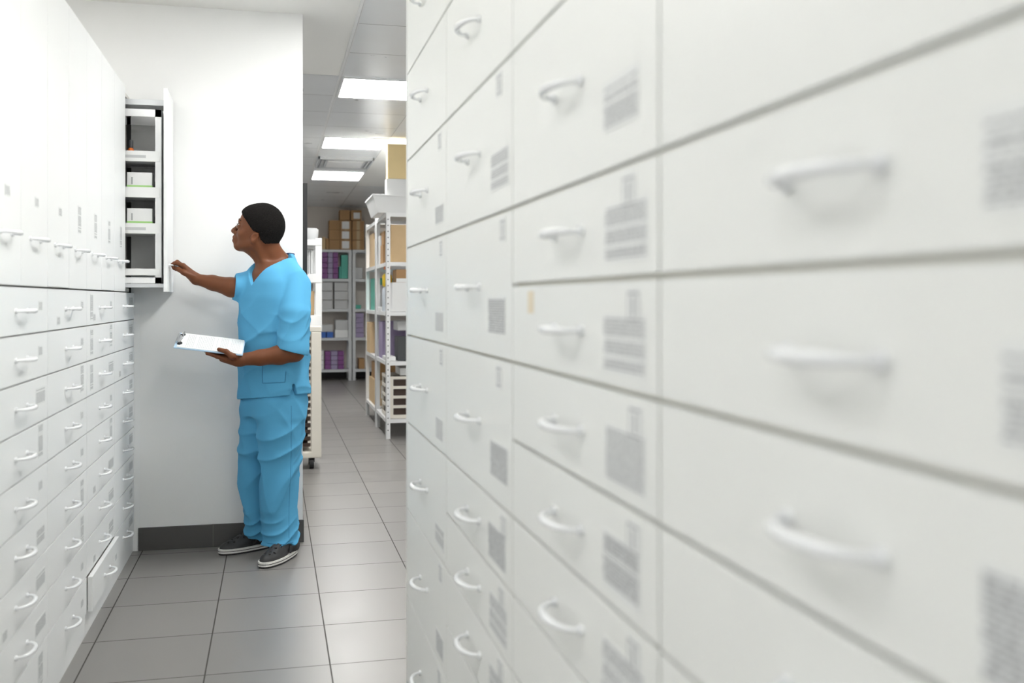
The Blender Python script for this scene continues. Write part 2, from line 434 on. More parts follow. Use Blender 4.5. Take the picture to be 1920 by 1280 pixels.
# ---- right run
XG = .41
yb_ = [.328, 1.020, 1.706, 2.394, 3.140]
q_, z0 = .1362, .0704
segs = [[0, 2, 4, 6, 7, 8, 9, 10, 12, 14, 16], [0, 2, 4, 5, 6, 7, 8, 9, 10, 12, 14, 16], [0, 1, 2, 3, 4, 5, 6, 8, 10, 12, 14, 16], [0, 2, 4, 6, 8, 10, 12, 14, 16]]
rl = ['blurred, nearest the camera', 'second from the camera', 'third from the camera', 'farthest from the camera']
for c in range(4):
    ya, yb = yb_[c], yb_[c + 1]
    yend = yb - (.018 if c == 3 else 0)
    t = thing('drawer_cabinet', 'tall white drawer cabinet of the right run, ' + rl[c], 'cabinet', (XG + .3, (ya + yb) / 2, 0), 'tall white drawer cabinets of the right run')
    put('carcass', G().box(XG + .0125, XG + .58, ya + .0005, yend - .0005, z0, z0 + 16 * q_ + .018), 'carcR', t)
    put('plinth', G().box(XG + .010, XG + .56, ya + .001, yend - .001, 0, z0 - .002), 'cabR', t)
    if c == 3: put('side_panel', G().box(XG - .001, XG + .58, yb - .016, yb, 0, z0 + 16 * q_ + .018, bev=.001), 'cabR', t)
    s = segs[c]
    for i in range(len(s) - 1):
        za, zt = z0 + s[i] * q_, z0 + s[i + 1] * q_
        dbl = s[i + 1] - s[i] == 2
        cz = (za + zt) / 2
        lb = []
        big = 'big'
        lz = za + .056 if not dbl else cz - .055
        if c == 3 and dbl: lz = za + .055
        if not (c == 3 and s[i] >= 12) and not (c == 2 and s[i] == 12):
            lb.append((big if c < 3 else 'mid', ya + .108 + lrg.uniform(-.012, .02), lz))
        if lrg.random() < .75: lb.append(('square', ya + .07 + lrg.uniform(0, .04), zt - .034))
        drawer(t, -1, XG, ya, yend, za, zt, 'cabR', labels=lb, gap=.0029, t=.012)
        if c == 1 and s[i] == 8:
            dd = [x for x in COL.objects if x.name.startswith('drawer')][-1]
            put('sticker', G().box(-.0008, 0, -.018, .018, -.018, .018), 'tan_sticker', dd, (XG - .0001, yend - .13, zt - .03), label='small yellowed square sticker')

# ------------------------------------------------------------------ implicit surfaces for the figure
class Field:
    def __init__(s, lo, hi, h):
        s.lo = np.array(lo, float); s.h = h
        s.n = tuple(int(math.ceil((hi[i] - lo[i]) / h)) + 1 for i in range(3))
        s.d = np.full(s.n, .5, np.float32)
        s.ax = [s.lo[i] + h * np.arange(s.n[i]) for i in range(3)]
    def box(s, lo, hi):
        sl = []
        for i in range(3):
            a = max(0, int((lo[i] - s.lo[i]) / s.h)); b = min(s.n[i], int((hi[i] - s.lo[i]) / s.h) + 2)
            if b <= a: return None, None
            sl.append(slice(a, b))
        P = (s.ax[0][sl[0]][:, None, None].astype(np.float32), s.ax[1][sl[1]][None, :, None].astype(np.float32), s.ax[2][sl[2]][None, None, :].astype(np.float32))
        return tuple(sl), P
    def comb(s, sl, v, k, op):
        a = s.d[sl]
        if op == 'add':
            if k > 0:
                hh = np.maximum(k - np.abs(a - v), 0) / k
                s.d[sl] = np.minimum(a, v) - hh * hh * k * .25
            else: s.d[sl] = np.minimum(a, v)
        else:
            v = -v
            if k > 0:
                hh = np.maximum(k - np.abs(a - v), 0) / k
                s.d[sl] = np.maximum(a, v) + hh * hh * k * .25
            else: s.d[sl] = np.maximum(a, v)
    def cap(s, a, b, ra, rb, k=.01, op='add', flat=None):
        a = np.array(a, float); b = np.array(b, float); r = max(ra, rb) + k + 3 * s.h
        sl, P = s.box(np.minimum(a, b) - r, np.maximum(a, b) + r)
        if sl is None: return
        ab = b - a; L2 = max(ab @ ab, 1e-9)
        q = [P[i] - a[i] for i in range(3)]
        t = np.clip((q[0] * ab[0] + q[1] * ab[1] + q[2] * ab[2]) / L2, 0, 1)
        e = [q[i] - t * ab[i] for i in range(3)]
        if flat is not None:   # flat=(unit axis, factor>1 makes thinner along it)
            ax, fa = flat
            dd = (e[0] * ax[0] + e[1] * ax[1] + e[2] * ax[2]) * (fa - 1)
            e = [e[i] + dd * ax[i] for i in range(3)]
        v = np.sqrt(e[0] ** 2 + e[1] ** 2 + e[2] ** 2) - (ra + (rb - ra) * t)
        s.comb(sl, v, k, op)
    def chain(s, pts, rad, k=.01, **kw):
        for i in range(len(pts) - 1): s.cap(pts[i], pts[i + 1], rad[i], rad[i + 1], k, **kw)
    def ell(s, c, r, R=None, k=.01, op='add'):
        c = np.array(c, float); r = np.array(r, float); R = np.eye(3) if R is None else R   # columns of R: local axes in world
        m = r.max() + k + 3 * s.h
        sl, P = s.box(c - m, c + m)
        if sl is None: return
        q = [P[i] - c[i] for i in range(3)]
        l = [(q[0] * R[0, j] + q[1] * R[1, j] + q[2] * R[2, j]) for j in range(3)]
        k0 = np.sqrt(sum((l[j] / r[j]) ** 2 for j in range(3))); k1 = np.sqrt(sum((l[j] / r[j] ** 2) ** 2 for j in range(3)))
        v = k0 * (k0 - 1) / np.maximum(k1, 1e-6)
        s.comb(sl, v, k, op)
    def loft(s, rows, U, V, k=.01, op='add', pw=2.0):
        """rows: (z, cx, cy, a, b) ellipse half-axes along U and V, interpolated over z"""
        rows = sorted(rows); z = np.array([r[0] for r in rows])
        if len(rows) > 3:
            zf = np.linspace(z[0], z[-1], 121); st = zf[1] - zf[0]; kw = max(1, int(.022 / st)); ker = np.hanning(2 * kw + 3)[1:-1]; ker /= ker.sum()
            cols = []
            for j in range(1, 5):
                c_ = np.interp(zf, z, [r[j] for r in rows]); pad = np.concatenate([2 * c_[0] - c_[kw:0:-1], c_, 2 * c_[-1] - c_[-2:-kw - 2:-1]])
                cols.append(np.convolve(pad, ker, 'valid'))
            rows = list(zip(zf, *cols)); z = zf
        m = max(max(r[3], r[4]) for r in rows) + k + 3 * s.h
        lo = (min(r[1] for r in rows) - m, min(r[2] for r in rows) - m, z[0] - k - 3 * s.h); hi = (max(r[1] for r in rows) + m, max(r[2] for r in rows) + m, z[-1] + k + 3 * s.h)
        sl, P = s.box(lo, hi)
        if sl is None: return
        zz = np.clip(P[2], z[0], z[-1])
        I = [np.interp(zz.ravel(), z, [r[j] for r in rows]).reshape(zz.shape) for j in (1, 2, 3, 4)]
        x = P[0] - I[0]; y = P[1] - I[1]
        u = (x * U[0] + y * U[1]) / I[2]; v_ = (x * V[0] + y * V[1]) / I[3]
        rr = (np.abs(u) ** pw + np.abs(v_) ** pw) ** (1 / pw)
        # distance scale: radius in this direction
        rad = np.sqrt(x * x + y * y) / np.maximum(rr, 1e-4)
        d = (rr - 1) * np.minimum(rad, 1) * .92
        dz = np.maximum(z[0] - P[2], P[2] - z[-1])
        v = np.where(dz > 0, np.where(d > 0, np.sqrt(np.maximum(d, 0) ** 2 + dz ** 2), dz), np.maximum(d, dz))
        s.comb(sl, v.astype(np.float32), k, op)
    def fn(s, f, lo=None, hi=None, op='max'):
        lo = s.lo if lo is None else lo; hi = s.lo + s.h * np.array(s.n) if hi is None else hi
        sl, P = s.box(lo, hi)
        if op == 'max': s.d[sl] = np.maximum(s.d[sl], f(*P))
        elif op == 'disp': s.d[sl] = s.d[sl] + f(*P)
    def mesh(s, name, col=None):
        d = s.d; S = d < 0; nx, ny, nz = s.n
        c = np.zeros((nx - 1, ny - 1, nz - 1), np.int8)
        corners = [(i, j, k) for i in (0, 1) for j in (0, 1) for k in (0, 1)]
        for i, j, k in corners: c += S[i:nx - 1 + i, j:ny - 1 + j, k:nz - 1 + k]
        cells = np.argwhere((c > 0) & (c < 8)); ids = np.full((nx - 1, ny - 1, nz - 1), -1, np.int32)
        ids[cells[:, 0], cells[:, 1], cells[:, 2]] = np.arange(len(cells))
        acc = np.zeros((len(cells), 3)); cnt = np.zeros(len(cells))
        for a in corners:
            for ax in range(3):
                if a[ax]: continue
                b = list(a); b[ax] = 1
                A = cells + np.array(a); B = cells + np.array(b)
                va = d[A[:, 0], A[:, 1], A[:, 2]]; vb = d[B[:, 0], B[:, 1], B[:, 2]]
                cr = (va < 0) != (vb < 0); t = np.where(cr, va / np.where(cr, va - vb, 1), 0)
                pt = np.repeat(np.array([a], float), len(cells), 0); pt[:, ax] = t
                acc[cr] += pt[cr]; cnt[cr] += 1
        V = s.lo + s.h * (cells + acc / np.maximum(cnt, 1)[:, None])
        F = []
        for ax in range(3):
            sh = [slice(None)] * 3; sh2 = [slice(None)] * 3; sh[ax] = slice(0, -1); sh2[ax] = slice(1, None)
            cr = S[tuple(sh)] != S[tuple(sh2)]
            E = np.argwhere(cr); o1, o2 = [(1, 2), (2, 0), (0, 1)][ax]
            lim = [nx - 1, ny - 1, nz - 1]
            ok = (E[:, o1] > 0) & (E[:, o2] > 0) & (E[:, o1] < lim[o1]) & (E[:, o2] < lim[o2]); E = E[ok]
            def cid(d1, d2):
                Q = E.copy(); Q[:, o1] -= d1; Q[:, o2] -= d2
                return ids[Q[:, 0], Q[:, 1], Q[:, 2]]
            q = np.stack([cid(1, 1), cid(0, 1), cid(0, 0), cid(1, 0)], 1)
            ins = S[E[:, 0], E[:, 1], E[:, 2]]
            q[~ins] = q[~ins][:, ::-1]
            F.append(q)
        F = np.concatenate(F); F = F[(F >= 0).all(1)]
        me = bpy.data.meshes.new(name)
        me.vertices.add(len(V)); me.vertices.foreach_set('co', V.astype(np.float32).ravel())
        me.loops.add(F.size); me.loops.foreach_set('vertex_index', F.astype(np.int32).ravel())
        me.polygons.add(len(F)); me.polygons.foreach_set('loop_start', np.arange(0, F.size, 4, dtype=np.int32))
        me.polygons.foreach_set('use_smooth', np.ones(len(F), bool))
        me.update(calc_edges=True); me.validate(); return me

# ------------------------------------------------------------------ the person
pf = math.radians(40)
Fd = np.array([-math.cos(pf), -math.sin(pf), 0.0]); Ld = np.array([math.sin(pf), -math.cos(pf), 0.0])
TC = np.array([0.003, 5.08])
def T(u, v, z): return (TC[0] + Ld[0] * u + Fd[0] * v, TC[1] + Ld[1] * u + Fd[1] * v, z)
# head frame
hyaw, hpit, HS = math.radians(16), math.radians(20), 1.08
fx = np.array([-math.cos(hyaw), math.sin(hyaw), 0.0]); lx = np.cross([0, 0, 1.0], fx)
HX = fx * math.cos(hpit) + np.array([0, 0, math.sin(hpit)]); HZ = -fx * math.sin(hpit) + np.array([0, 0, math.cos(hpit)]); HY = lx
HC = np.array([-.063, 5.06, 1.606])
HR = np.stack([HX, HY, HZ], 1)
def H(x, y, z): return HC + HS * (HX * x + HY * y + HZ * z)

person = thing('person', 'person in light blue scrubs opening a wall cabinet while holding a clipboard', 'person', (0.0, 5.08, 0))
sk = Field((-.53, 4.76, .86), (.22, 5.33, 1.77), .0032)
def he(c, r, k, op='add', rot=None):
    R = HR if rot is None else HR @ rot
    sk.ell(H(*c), [a * HS for a in r], R, k * HS, op)
def hc(a, b, ra, rb, k, op='add'): sk.cap(H(*a), H(*b), ra * HS, rb * HS, k * HS, op)
# skull, face
he((-.002, 0, .022), (.091, .076, .090), .01)
he((.030, 0, -.030), (.064, .060, .075), .02)
he((.056, 0, .036), (.047, .056, .046), .02)
hc((.064, .010, -.094), (.006, .050, -.066), .016, .018, .025); hc((.064, -.010, -.094), (.006, -.050, -.066), .016, .018, .025)
he((.071, 0, -.098), (.020, .022, .016), .012)
he((.058, .038, -.032), (.026, .022, .020), .02); he((.058, -.038, -.032), (.026, .022, .020), .02)
hc((.091, .030, .014), (.095, .010, .008), .010, .010, .012); hc((.091, -.030, .014), (.095, -.010, .008), .010, .010, .012)
for sg in (1, -1): he((.107, sg * .031, -.008), (.014, .016, .010), .010, 'sub')
for sg in (1, -1): he((.087, sg * .030, -.010), (.0125, .0145, .0115), .003)
hc((.096, 0, .004), (.113, 0, -.032), .0085, .0105, .010)
he((.114, 0, -.038), (.0135, .0130, .0120), .006)
for sg in (1, -1): he((.102, sg * .0135, -.040), (.011, .0085, .009), .005)
he((.086, 0, -.066), (.020, .028, .026), .015)
hc((.099, .010, -.064), (.094, .020, -.069), .0078, .004, .005); hc((.099, -.010, -.064), (.094, -.020, -.069), .0078, .004, .005); hc((.1, -.010, -.064), (.1, .010, -.064), .0078, .0078, .004)
hc((.096, -.011, -.078), (.096, .011, -.078), .0085, .0085, .004)
hc((.1075, -.018, -.071), (.1075, .018, -.071), .0024, .0024, .003, 'sub')
# ears
for sg in (1, -1):
    a = math.radians(-14); rz = np.array([[math.cos(a), 0, math.sin(a)], [0, 1, 0], [-math.sin(a), 0, math.cos(a)]])
    he((-.008, sg * .075, -.031), (.016, .009, .027), .006, rot=rz)
    he((-.009, sg * .083, -.028), (.0095, .0055, .017), .003, 'sub', rot=rz)
    hc((.004, sg * .077, -.031), (.005, sg * .077, -.036), .004, .004, .003)
# neck and upper chest
nb = np.array(T(.0, -.015, 1.44)); nh = H(-.030, 0, -.055)
sk.cap(nb, nh, .062, .056, .03)
sk.cap(H(-.045, 0, -.035), T(0, -.035, 1.45), .045, .048, .03)
sk.cap(H(.002, .0, -.085), T(-.0, .035, 1.41), .030, .026, .03)
sk.cap(H(-.02, .054, -.055), T(.015, .055, 1.42), .012, .011, .03)     # neck muscle
sk.cap(H(.040, 0, -.086), H(-.015, 0, -.085), .018, .034, .02)
for sg in (1, -1): sk.cap(T(sg * .03, -.035, 1.455), T(sg * .15, -.015, 1.365), .030, .040, .04)
sk.loft([(1.05, TC[0], TC[1], .165, .105), (1.2, TC[0], TC[1], .175, .112), (1.33, TC[0], TC[1], .160, .124), (1.40, TC[0], TC[1], .120, .106), (1.45, TC[0], TC[1], .075, .076)], Ld, Fd, .03)
# right arm reaching to the handle
rs, re, rw = T(-.155, 0, 1.355), (-.150, 5.09, 1.325), (-.368, 5.135, 1.372)
sk.cap(rs, re, .052, .047, .02)
sk.chain([re, (-.20, 5.10, 1.332), (-.29, 5.12, 1.354), rw], [.047, .047, .036, .0265], .015)
# right hand: palm down, fingers curled over the handle
def V3(*a): return np.array(a, float)
palm_a = V3(*rw)
kn = [V3(-.428, 5.115, 1.438), V3(-.430, 5.133, 1.436), V3(-.428, 5.151, 1.430), V3(-.424, 5.167, 1.422)]
for k_, r in zip(kn, (.0125, .0125, .012, .011)): sk.cap(palm_a, k_, .021, r, .012)
sk.cap(palm_a, V3(-.415, 5.140, 1.405), .024, .018, .012)
tips = [(V3(-.462, 5.118, 1.451), V3(-.478, 5.124, 1.444), V3(-.4775, 5.132, 1.432)),
        (V3(-.458, 5.140, 1.457), V3(-.474, 5.150, 1.450), V3(-.4755, 5.153, 1.431)),
        (V3(-.458, 5.160, 1.452), V3(-.474, 5.170, 1.444), V3(-.4740, 5.172, 1.426)),
        (V3(-.452, 5.178, 1.442), V3(-.468, 5.188, 1.434), V3(-.4690, 5.189, 1.418))]
for k_, (a, b, c_), r in zip(kn, tips, (.0095, .0095, .009, .0082)):
    sk.chain([k_, a, b, c_], [r + .001, r, r - .001, r - .0018], .004)
sk.chain([V3(-.385, 5.118, 1.385), V3(-.425, 5.102, 1.403), V3(-.452, 5.112, 1.420), V3(-.472, 5.128, 1.424)], [.018, .0125, .0105, .0085], .006)
# left arm holding the clipboard
ls, le, lw = T(.155, -.01, 1.345), (.100, 4.875, 1.020), (-.150, 4.868, .988)
sk.cap(ls, le, .050, .045, .02)
sk.chain([le, (.03, 4.870, 1.008), (-.06, 4.868, .996), lw], [.044, .045, .036, .0285], .015)
# clipboard frame: origin at near right corner
cbA = V3(-.446, 4.822, 1.052); cbB = V3(-.139, 4.822, 1.012); cbC = V3(-.495, 5.030, 1.120)
ex = (cbB - cbA); Lx = np.linalg.norm(ex); ex /= Lx
ey = cbC - cbA; ey -= ex * (ey @ ex); Ly = np.linalg.norm(ey); ey /= Ly
ez = np.cross(ex, ey)
def CB(a, b, c=0): return cbA + ex * a + ey * b + ez * c     # a from clip end, b from near edge, c above the face
wv = V3(*lw)
mk = [CB(.235, .018, -.034), CB(.232, .038, -.036), CB(.235, .058, -.034), CB(.242, .076, -.030)]
for k_, r in zip(mk, (.014, .0145, .014, .013)): sk.cap(wv, k_, .025, r, .014)
sk.cap(wv + V3(-.02, 0, -.004), CB(.22, .035, -.040), .026, .017, .014)
ft = [(CB(.195, .012, -.026), CB(.172, .008, -.018), CB(.150, .004, -.0135)),
      (CB(.188, .036, -.025), CB(.160, .036, -.015), CB(.138, .036, -.0125)),
      (CB(.190, .060, -.024), CB(.162, .062, -.014), CB(.140, .064, -.0120)),
      (CB(.200, .082, -.020), CB(.178, .086, -.013), CB(.160, .088, -.0110))]
for k_, (a, b, c_), r in zip(mk, ft, (.0098, .0100, .0096, .0085)):
    sk.chain([k_, a, b, c_], [r + .0012, r, r - .001, r - .0018], .004)
sk.chain([wv + V3(-.02, -.014, .012), CB(.262, -.014, -.006), CB(.235, -.008, .011), CB(.200, .006, .0125)], [.019, .0145, .0112, .0092], .007)
bm_ = sk.mesh('body')
put('body', bm_, 'skin', person)

# hair
hf = Field(tuple(HC - .17), tuple(HC + .17), .0030)
hf.ell(H(-.002, 0, .028), [(.091 + .012) * HS, (.076 + .010) * HS, (.090 + .016) * HS], HR, 0)
hf.ell(H(.040, 0, .052), [.068 * HS, .066 * HS, .056 * HS], HR, .02)
hf.ell(H(-.042, 0, -.030), [.050 * HS, .060 * HS, .052 * HS], HR, .02)
hlx = np.array([-.13, -.098, -.056, -.034, -.022, .008, .022, .060, .085, .105, .12])
hlz = np.array([-.010, -.022, -.042, -.030, -.004, -.004, .006, .031, .045, .060, .075])
def hmask(x, y, z):
    q = [(x - HC[0]), (y - HC[1]), (z - HC[2])]
    a = sum(q[i] * HX[i] for i in range(3)) / HS; b = sum(q[i] * HZ[i] for i in range(3)) / HS
    return ((np.interp(a.ravel(), hlx, hlz).reshape(a.shape) - b) * .6).astype(np.float32)
hf.fn(hmask)
def curls(x, y, z):
    return (.0014 * np.sin(x * 520 + 2 * np.sin(z * 310)) * np.sin(y * 500 + 2 * np.sin(x * 290)) * np.sin(z * 540 + 1.5 * np.sin(y * 330))).astype(np.float32)
hf.fn(curls, op='disp')
put('hair', hf.mesh('hair'), 'hair', person)
# eyes and brows
for sg in (1, -1):
    g = G()
    me = bpy.data.meshes.new('eye'); b_m = bmesh.new(); bmesh.ops.create_uvsphere(b_m, u_segments=16, v_segments=10, radius=.0118 * HS); b_m.to_mesh(me); b_m.free()
    for pl in me.polygons: pl.use_smooth = True
    e = put('eye', me, 'eye', person, tuple(H(.0888, sg * .0305, -.0095)))
    me = bpy.data.meshes.new('iris'); b_m = bmesh.new(); bmesh.ops.create_uvsphere(b_m, u_segments=12, v_segments=8, radius=.0055 * HS); b_m.to_mesh(me); b_m.free()
    put('iris', me, 'iris', e, tuple(H(.0960, sg * .0305, -.0095)))
    g = G(); g.tube([H(.1045, sg * .014, .017), H(.1005, sg * .028, .0225), H(.088, sg * .044, .018)], [.0028, .0034, .002], 8)
    put('eyebrow', g, 'brow', person)
    g = G(); g.tube([H(.0985, sg * .018, -.006), H(.1020, sg * .030, -.001), H(.092, sg * .043, -.006)], [.0014, .0018, .0012], 6)
    put('eyelash', g, 'brow', person)

# scrub top
sh = Field((-.26, 4.80, .74), (.24, 5.34, 1.56), .0040)
def tr(z, a, b, dv=0, du=0): c = T(du, dv, z); return (z, c[0], c[1], a, b)
sh.loft([tr(.775, .205, .152, -.002), tr(.86, .198, .148), tr(1.0, .190, .146), tr(1.15, .190, .150), tr(1.28, .192, .150), tr(1.36, .178, .138, -.002), tr(1.42, .135, .122, -.006), tr(1.455, .105, .098, -.014), tr(1.495, .088, .076, -.020)], Ld, Fd, .02, pw=2.2)
for sg in (1, -1): sh.cap(T(sg * .070, -.020, 1.450), T(sg * .150, -.010, 1.372), .040, .056, .03)
# sleeves
sle_a, sle_b = np.array(T(.156, -.010, 1.335)), np.array((.092, 4.880, 1.030))
sh.chain([sle_a, (.100, 4.900, 1.20), sle_b], [.070, .074, .078], .009)
sh.cap(T(-.150, 0, 1.352), (-.168, 5.092, 1.335), .068, .066, .022)
# cut the sleeve mouths
def plane_cut(pt, nrm, lo, hi):
    pt = np.array(pt); nrm = np.array(nrm, float); nrm /= np.linalg.norm(nrm)
    sl, P = sh.box(lo, hi)
    v = (P[0] - pt[0]) * nrm[0] + (P[1] - pt[1]) * nrm[1] + (P[2] - pt[2]) * nrm[2]
    reg = v
    sh.d[sl] = np.maximum(sh.d[sl], np.where(v > -.02, v, -.5).astype(np.float32)) if False else np.maximum(sh.d[sl], v.astype(np.float32))
# left sleeve mouth: only the sleeve zone (outside the trunk) is cut
sl, P = sh.box((-.10, 4.78, .90), (.24, 4.965, 1.09))
trunk = sh.d[sl].copy()
nrm = np.array([-.28, .02, -1.0]); nrm /= np.linalg.norm(nrm)
v = ((P[0] - .092) * nrm[0] + (P[1] - 4.88) * nrm[1] + (P[2] - 1.022) * nrm[2])
# trunk-only distance
x = P[0] - TC[0]; y = P[1] - TC[1]
zt = P[2].ravel(); A = np.interp(zt, [.775, .86, 1.0, 1.15], [.205, .198, .190, .190]).reshape(P[2].shape); B = np.interp(zt, [.775, .86, 1.0, 1.15], [.152, .148, .146, .150]).reshape(P[2].shape)
uu = np.abs((x * Ld[0] + y * Ld[1]) / A) ** 2.2 + np.abs((x * Fd[0] + y * Fd[1]) / B) ** 2.2
td = ((uu ** (1 / 2.2) - 1) * .155).astype(np.float32)
sh.d[sl] = np.minimum(np.maximum(trunk, v), td)
sax = sle_b - np.array((.100, 4.905, 1.20)); sax /= np.linalg.norm(sax)
sh.cap(sle_b + sax * .06, sle_b - sax * .03, .069, .064, .003, 'sub')
sh.d[sl] = np.minimum(sh.d[sl], np.maximum(td, -.5))
# right sleeve mouth faces the reaching arm
plane_cut((-.186, 5.08, 1.33), (-1, -.1, .1), (-.27, 4.98, 1.22), (-.10, 5.20, 1.44))
sh.cap((-.235, 5.105, 1.335), (-.196, 5.10, 1.333), .056, .054, .002, 'sub')
# neckline: V with a round back
sl, P = sh.box((-.25, 4.85, 1.33), (.20, 5.33, 1.56))
x = P[0] - TC[0]; y = P[1] - TC[1]; u = x * Ld[0] + y * Ld[1]; vv = x * Fd[0] + y * Fd[1]
vcut = np.maximum((np.abs(u) - (P[2] - 1.345) * .80) * .8, -vv - .03)
sh.d[sl] = np.maximum(sh.d[sl], -vcut.astype(np.float32))
sh.cap(T(0, -.018, 1.44), T(0, -.03, 1.60), .068, .076, .004, 'sub')
# hollow hem with side slits
sl, P = sh.box((-.30, 4.80, .74), (.25, 5.36, .90))
x = P[0] - TC[0]; y = P[1] - TC[1]; u = x * Ld[0] + y * Ld[1]; vv = x * Fd[0] + y * Fd[1]
inner = ((np.abs(u / .176) ** 2.2 + np.abs(vv / .124) ** 2.2) ** (1 / 2.2) - 1) * .15
inner = np.maximum(inner, P[2] - .86)
sh.d[sl] = np.maximum(sh.d[sl], -inner.astype(np.float32))
hem = (.792 + .020 * (u / .2) - P[2]) * .9
sh.d[sl] = np.maximum(sh.d[sl], hem.astype(np.float32))
slit = np.maximum(np.abs(vv - .04) - .008 - np.maximum(0, .865 - P[2]) * .16, np.maximum(-(u - .10), P[2] - .865))
sh.d[sl] = np.maximum(sh.d[sl], -slit.astype(np.float32))
# folds in the cloth
def ridge(ph, p=1.6): return (1 - np.abs(np.sin(math.pi * ph))) ** p - .35
def folds(x, y, z):
    xx = x - TC[0]; yy = y - TC[1]; u = xx * Ld[0] + yy * Ld[1]; v = xx * Fd[0] + yy * Fd[1]
    low = np.clip((1.30 - z) * 5, 0, 1)
    w1 = ridge(z * 4.6 - u * 5.5 + .35 * np.sin(9 * u + 6 * z)) * low
    w2 = ridge(u * 9 + z * 2.2 + .4 * np.sin(7 * z) + .3) * np.clip((1.05 - z) * 4, 0, 1)
    w3 = ridge(z * 12 + u * 4 + v * 5 + .5 * np.sin(14 * v)) * np.clip(1 - np.abs(z - 1.12) * 8, 0, 1) * np.clip((u - .09) * 14, 0, 1)
    w4 = ridge(z * 4 + v * 7 + 3 * u + 1.3, 2.5) * np.clip((z - .95) * 4, 0, 1) * np.clip((1.42 - z) * 9, 0, 1)
    fade = np.clip((z - .80) * 14, .15, 1) * (1 - .92 * np.clip(1.6 - np.abs(z - 1.02) * 18, 0, 1) * np.clip((.08 + (4.99 - y)) * 14, 0, 1) * np.clip((4.97 - y) * 30, 0, 1))
    return (-fade * (.0110 * w1 + .0075 * w2 + .0085 * w3 + .0085 * w4)).astype(np.float32)
sh.fn(folds, op='disp')
top_o = put('scrub_top', sh.mesh('scrub_top'), 'scrub', person)
def surf(fld, x, z, y0=4.70, y1=5.30):
    """front surface point (towards -Y) of a field at x, z"""
    i = (x - fld.lo[0]) / fld.h; k = (z - fld.lo[2]) / fld.h
    i0, k0 = int(i), int(k); a, b = i - i0, k - k0
    if not (0 <= i0 < fld.n[0] - 1 and 0 <= k0 < fld.n[2] - 1): return None
    c = (fld.d[i0, :, k0] * (1 - a) + fld.d[i0 + 1, :, k0] * a) * (1 - b) + (fld.d[i0, :, k0 + 1] * (1 - a) + fld.d[i0 + 1, :, k0 + 1] * a) * b
    w = np.where(c < 0)[0]
    if len(w) == 0: return None
    j = w[0]
    t = 0 if j == 0 else c[j - 1] / (c[j - 1] - c[j])
    return (x, float(fld.lo[1] + fld.h * (j - 1 + t)), z)
def seam(fld, parent, path, r=.0022, n=14, name='seam', m_='seam'):
    pts = []
    for q in range(len(path) - 1):
        for i in range(n):
            t = i / n; p_ = surf(fld, path[q][0] * (1 - t) + path[q + 1][0] * t, path[q][1] * (1 - t) + path[q + 1][1] * t)
            if p_ and (not pts or abs(p_[1] - pts[-1][1]) < .03): pts.append(p_)
    if len(pts) > 3:
        g = G(); g.tube(pts, r, 6); put(name, g, m_, parent)
seam(sh, top_o, [(.050, 1.475), (.085, 1.40), (.108, 1.30), (.118, 1.15), (.120, 1.03)])
seam(sh, top_o, [(-.05, .995), (-.05, .87), (.055, .875), (.06, .93)], name='pocket_seam')
seam(sh, top_o, [(.02, 1.035), (.07, 1.028), (.14, 1.028)], name='hem_stitch')
g = G(); g.tube([T(.078, -.04, 1.490), T(.060, -.075, 1.497), T(.0, -.098, 1.502), T(-.060, -.075, 1.497)], .006, 8); put('collar_shade_band', g, 'navy', top_o, label='dark navy band for the shaded inner collar at the nape')  # navy tube puts the shade inside the collar into colour

# trousers
tf = Field((-.26, 4.84, .02), (.24, 5.34, .93), .0042)
tf.loft([tr(.70, .170, .125), tr(.80, .172, .122), tr(.90, .160, .112)], Ld, Fd, .02)
def leg(rows, k):
    tf.loft([(z, cx, cy, a, b) for z, cx, cy, a, b in rows], Ld, Fd, k, pw=2.1)
leg([(.074, .040, 5.045, .086, .094), (.10, .038, 5.045, .083, .092), (.25, .030, 5.045, .084, .092), (.46, .032, 5.03, .092, .098), (.62, .038, 5.02, .108, .118), (.78, .040, 5.02, .112, .128), (.84, .040, 5.03, .10, .11)], .04)
leg([(.062, -.062, 5.225, .066, .078), (.10, -.066, 5.220, .066, .078), (.25, -.078, 5.210, .070, .082), (.46, -.084, 5.195, .084, .092), (.62, -.060, 5.165, .100, .110), (.78, -.035, 5.145, .112, .120), (.84, -.03, 5.14, .10, .11)], .04)
def tfolds(x, y, z):
    xx = x - TC[0]; yy = y - TC[1]; u = xx * Ld[0] + yy * Ld[1]; v = xx * Fd[0] + yy * Fd[1]
    w1 = ridge(z * 5.5 + v * 5.0 + .4 * np.sin(11 * z)) * np.clip(1.3 - np.abs(z - .42) * 3.4, 0, 1)
    w2 = ridge(z * 17 + v * 6 + .35 * np.sin(22 * v)) * np.clip((.24 - z) * 7, 0, 1)
    w3 = ridge(v * 9 + u * 7 + z * 1.4 + .2) * np.clip(1.2 - np.abs(z - .30) * 3, 0, 1)
    w4 = ridge(z * 15 + v * 10 + u * 5) * np.clip(1 - np.abs(z - .47) * 9, 0, 1) * np.clip(.4 - v * 10, 0, 1)
    w5 = ridge(z * 6 - v * 9 + .5) * np.clip(1 - np.abs(z - .72) * 6, 0, 1)
    return (-.0110 * w1 - .0110 * w2 - .0090 * w3 - .0085 * w4 - .0060 * w5).astype(np.float32)
tf.fn(tfolds, op='disp')
# trouser mouths hollow
tf.cap((.038, 5.045, .02), (.036, 5.045, .080), .078, .070, .002, 'sub'); tf.cap((-.062, 5.225, .02), (-.064, 5.22, .080), .062, .056, .002, 'sub')
tr_o = put('scrub_trousers', tf.mesh('scrub_trousers'), 'scrub', person)
seam(tf, tr_o, [(.085, .76), (.085, .50), (.075, .25), (.075, .10)], r=.0013)
seam(tf, tr_o, [(-.03, .088), (.03, .086), (.10, .086)], name='hem_stitch')

